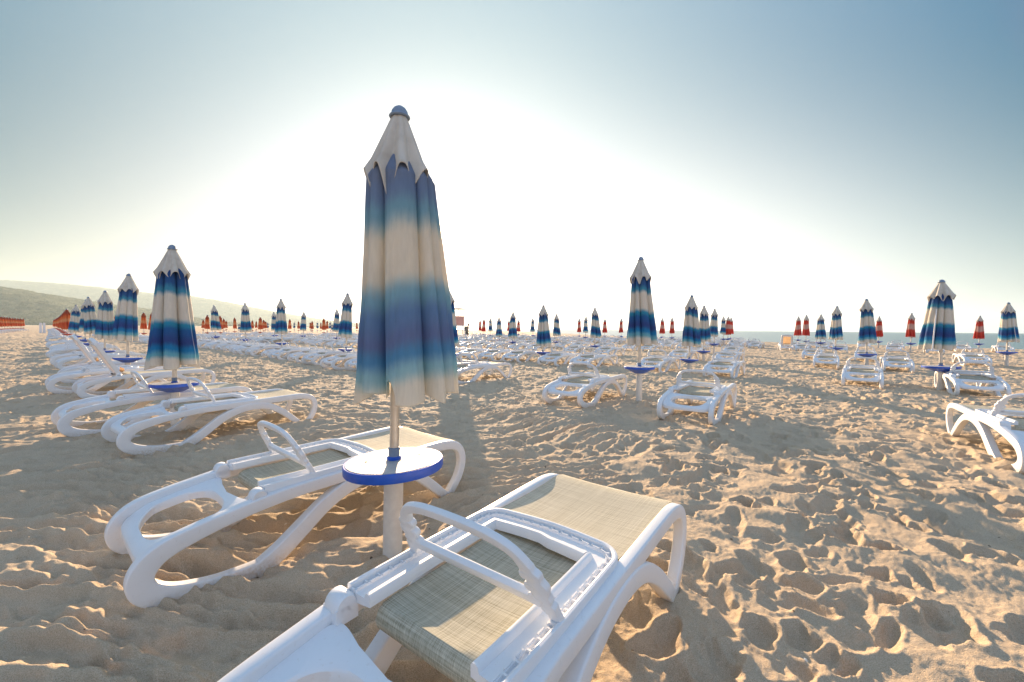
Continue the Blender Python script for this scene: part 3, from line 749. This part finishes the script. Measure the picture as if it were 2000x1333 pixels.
ORG = [(405, 615), (430, 616), (437, 622), (442, 626), (458.5, 620), (493, 625), (500.6, 627), (508.5, 618.7), (515, 624), (519, 627), (566, 622.7), (583, 627), (606, 629), (609.7, 626.5), (626.7, 630), (632.5, 621), (639, 626), (697, 629), (397, 624), (226, 616), (281, 610), (298, 609), (308, 621)]
oc = sorted(ORG)
for k, q in enumerate(oc):
    X_, Y_, z_ = place(*q)
    parasol('orange', k % 2, (X_, Y_, z_), rnd.random() * 6, 'small folded orange parasol in the far rows left of the big parasol', 'folded orange parasols in the far rows', 1.0)
for k in range(10):
    t = k / 9; x_ = 131 - 25 * t ** .7; D = 31 + 60 * t
    parasol('orange', k % 2, ((x_ - 1000) / 820 * D, D, 0), rnd.random() * 6, 'folded orange parasol in the dense receding line at the end of the front row', 'orange parasols in one dense line', 1.15)
    for du, dv in ((-1.1, -1.0), (-1.0, .8)):
        p = Vector(((x_ - 1000) / 820 * D, D)) + U * du + Vv * dv
        lounger(p.x, p.y, YAW, 'small white lounger under the dense line of orange parasols', 'loungers under the orange line', 'small')
for k in range(14):
    x_ = -22 + 5.2 * k; D = 50 + 2.3 * k
    parasol('orange', k % 2, ((x_ - 1000) / 820 * D, D, 0), rnd.random() * 6, 'folded orange parasol in the separate line by the far left edge', 'orange parasols at the far left', 1.0)
    p = Vector(((x_ - 1000) / 820 * D, D)) + U * -1.2
    lounger(p.x, p.y, YAW, 'small white lounger below the orange parasols at the far left edge', 'loungers at the far left', 'small')
BLF = [(467, 630), (523, 629), (575, 629), (620, 628), (645, 628), (648.6, 631), (609, 632)]
for k, q in enumerate(BLF):
    X_, Y_, z_ = place(*q)
    parasol('blue', k % 5, (X_, Y_, z_), rnd.random() * 6, 'tiny folded blue parasol far off among the orange ones', 'far blue parasols among the orange ones')

# ------------------------------------------------------------------ lifeguard tower, walker, upright panels
D = 46.0; X_ = (895 - 1000) / 820 * D
lt = empty('lifeguard_tower', (X_, D, 0), .3); prop(lt, 'small white lifeguard tower with red board and flat sunshade behind the parasols', 'lifeguard tower')
m = MB()
for sx in (-1, 1):
    for sy in (-1, 1): m.sweep([(sx * .75, sy * .75, -.2), (sx * .5, sy * .5, 1.5)], rrect(.09, .09, .02, 1))
m.box((0, 0, 1.5), (1.2, 1.2, .08)); m.build('platform', WP, lt)
m = MB(); m.box((0, 0, .5), (1.35, .06, .06)); m.box((0, -.62, 1.0), (1.2, .06, .06)); m.box((0, .62, 1.0), (1.2, .06, .06)); m.build('brace', WP, lt)
m = MB(); m.sweep([(0, 0, 1.55), (0, 0, 3.45)], rrect(.06, .06, .02, 1)); m.build('mast', WP, lt)
m = MB().lathe([(.02, 3.50), (.95, 3.36), (1.0, 3.30), (.95, 3.30)], 16); m.build('sunshade', MATS['crown_cream'], lt)
m = MB(); m.box((0, -.5, 2.05), (1.1, .05, 1.0)); m.box((-.52, 0, 1.95), (.05, 1.0, .8)); m.box((.52, 0, 1.95), (.05, 1.0, .8)); m.build('seat_board', MATS['red_board'], lt)
def person(loc, rz, h=1.76):
    J = {'hip': (0, 0, .93), 'ch': (.07, 0, 1.22), 'nk': (.16, 0, 1.45), 'hd': (.215, 0, 1.55), 'hd2': (.23, 0, 1.68),
         'sl': (.13, .18, 1.40), 'el': (.08, .24, 1.13), 'wl': (.25, .22, .93), 'fl': (.29, .21, .85), 'sr': (.13, -.18, 1.40), 'er': (.02, -.25, 1.14), 'wr': (.16, -.24, .92), 'fr': (.19, -.23, .84),
         'tl': (.0, .09, .88), 'kl': (.22, .10, .50), 'al': (.10, .10, .10), 'pl': (.28, .10, .04), 'tr': (.0, -.09, .88), 'kr': (-.10, -.10, .50), 'ar': (-.38, -.10, .16), 'pr': (-.28, -.10, .03)}
    Rr = {'hip': .15, 'ch': .155, 'nk': .062, 'hd': .085, 'hd2': .09, 'sl': .065, 'el': .048, 'wl': .033, 'fl': .03, 'sr': .065, 'er': .048, 'wr': .033, 'fr': .03, 'tl': .095, 'kl': .065, 'al': .045, 'pl': .035, 'tr': .095, 'kr': .065, 'ar': .045, 'pr': .035}
    ch = [('hip', 'ch'), ('ch', 'nk'), ('nk', 'hd'), ('hd', 'hd2'), ('ch', 'sl'), ('sl', 'el'), ('el', 'wl'), ('wl', 'fl'), ('ch', 'sr'), ('sr', 'er'), ('er', 'wr'), ('wr', 'fr'), ('hip', 'tl'), ('tl', 'kl'), ('kl', 'al'), ('al', 'pl'), ('hip', 'tr'), ('tr', 'kr'), ('kr', 'ar'), ('ar', 'pr')]
    names = list(J); me = bpy.data.meshes.new('person'); me.from_pydata([J[n_] for n_ in names], [(names.index(a_), names.index(b)) for a_, b in ch], [])
    o = bpy.data.objects.new('person', me); col.objects.link(o); me.materials.append(MATS['skin'])
    md = o.modifiers.new('skin', 'SKIN'); md.use_smooth_shade = True
    for n_, sv in zip(names, me.skin_vertices[0].data): sv.radius = (Rr[n_], Rr[n_]); sv.use_root = n_ == 'hip'
    sb = o.modifiers.new('sub', 'SUBSURF'); sb.levels = 2; sb.render_levels = 2
    o.location = loc; o.rotation_euler = (0, 0, rz)
    sh = MB(); sh.sweep([(0, 0, .88), (.03, 0, 1.05), (.08, 0, 1.25), (.13, 0, 1.42)], lambda i_: [(a_ * s_, b * s_) for s_ in ([1.0, 1.0, 1.08, .8][i_],) for a_, b in rrect(.34, .42, .12)], side=(1, 0, 0)); sh.build('shirt', MATS['shirt'], o)
    st = MB()
    for s_, k_ in ((.1, (.22, .10, .50)), (-.1, (-.10, -.10, .50))): st.sweep([(0, s_ * .8, .95), (k_[0] * .9, k_[1], .54)], lambda i_: rrect(.23 - .04 * i_, .23 - .04 * i_, .08)); 
    st.build('shorts', MATS['shorts'], o)
    bg_ = MB(); bg_.sweep([(-.17, 0, .98), (-.13, 0, 1.2), (-.04, 0, 1.46)], lambda i_: rrect([.20, .26, .16][i_], .32, .06), side=(1, 0, 0)); bg_.build('backpack', MATS['bag'], o)
    hr = MB().lathe([(.03, 1.79), (.08, 1.76), (.103, 1.70), (.10, 1.64)], 16); ho = hr.build('hair', MATS['hair'], o); ho.location = (.21, 0, 0)
    return o
D = 47.0; prop(person(((911 - 1000) / 820 * D, D, 0), .25), 'person walking across the beach, leaning forward with a backpack', 'person')
for k, x_ in enumerate((79, 86)):
    D = 62.0; m = MB(); m.sweep([(0, 0, -.1), (.03, 0, .7), (.02, 0, 1.5)], lambda i_: rrect(.42 - .05 * i_, .10, .04)); o = m.build('upright_panel', WP)
    o.location = ((x_ - 1000) / 820 * D, D, 0); prop(o, 'white narrow upright panel on the far beach, %s of two' % ('left' if k == 0 else 'right'), 'panel', 'white upright panels on the far beach')

# bits lying on the near sand
def gz(x, y): return float(ground_z(np.array([x]), np.array([y]))[0])
for k in range(40):
    x_ = rnd.uniform(-1.8, 3.2); y_ = rnd.uniform(1.4, 4.2); m = MB(); s_ = rnd.uniform(.004, .0075)
    m.lathe([(s_ * .3, -s_ * .3), (s_, 0), (s_ * .8, s_ * .4), (s_ * .2, s_ * .6)], 8); o = m.build('shell_fragment', MATS['shell' if k % 2 else 'twig'])
    o.location = (x_, y_, gz(x_, y_) + s_ * .2); o.rotation_euler = (rnd.uniform(-.5, .5), rnd.uniform(-.5, .5), rnd.random() * 6); o.scale = (1.6, 1, .7)
    prop(o, ('tiny pale shell fragment' if k % 2 else 'tiny dark pebble') + ' lying on the foreground sand', 'shell' if k % 2 else 'pebble', 'shell fragments on the sand' if k % 2 else 'dark pebbles on the sand')
    if not k % 2: o.name = 'pebble'

# ------------------------------------------------------------------ haze
m = MB(); m.box((0, 0, 186), (19000, 19000, 390)); hzo = m.build('haze', [], smooth=False); prop(hzo, kind='stuff')
hm = bpy.data.materials.new('haze_air'); hm.use_nodes = True; t = hm.node_tree; t.nodes.clear()
o_ = t.nodes.new('ShaderNodeOutputMaterial'); pv = t.nodes.new('ShaderNodeVolumePrincipled'); t.links.new(pv.outputs[0], o_.inputs['Volume'])
pv.inputs['Color'].default_value = (.70, .88, .97, 1); pv.inputs['Density'].default_value = .00013; pv.inputs['Anisotropy'].default_value = .35
hzo.data.materials.append(hm)
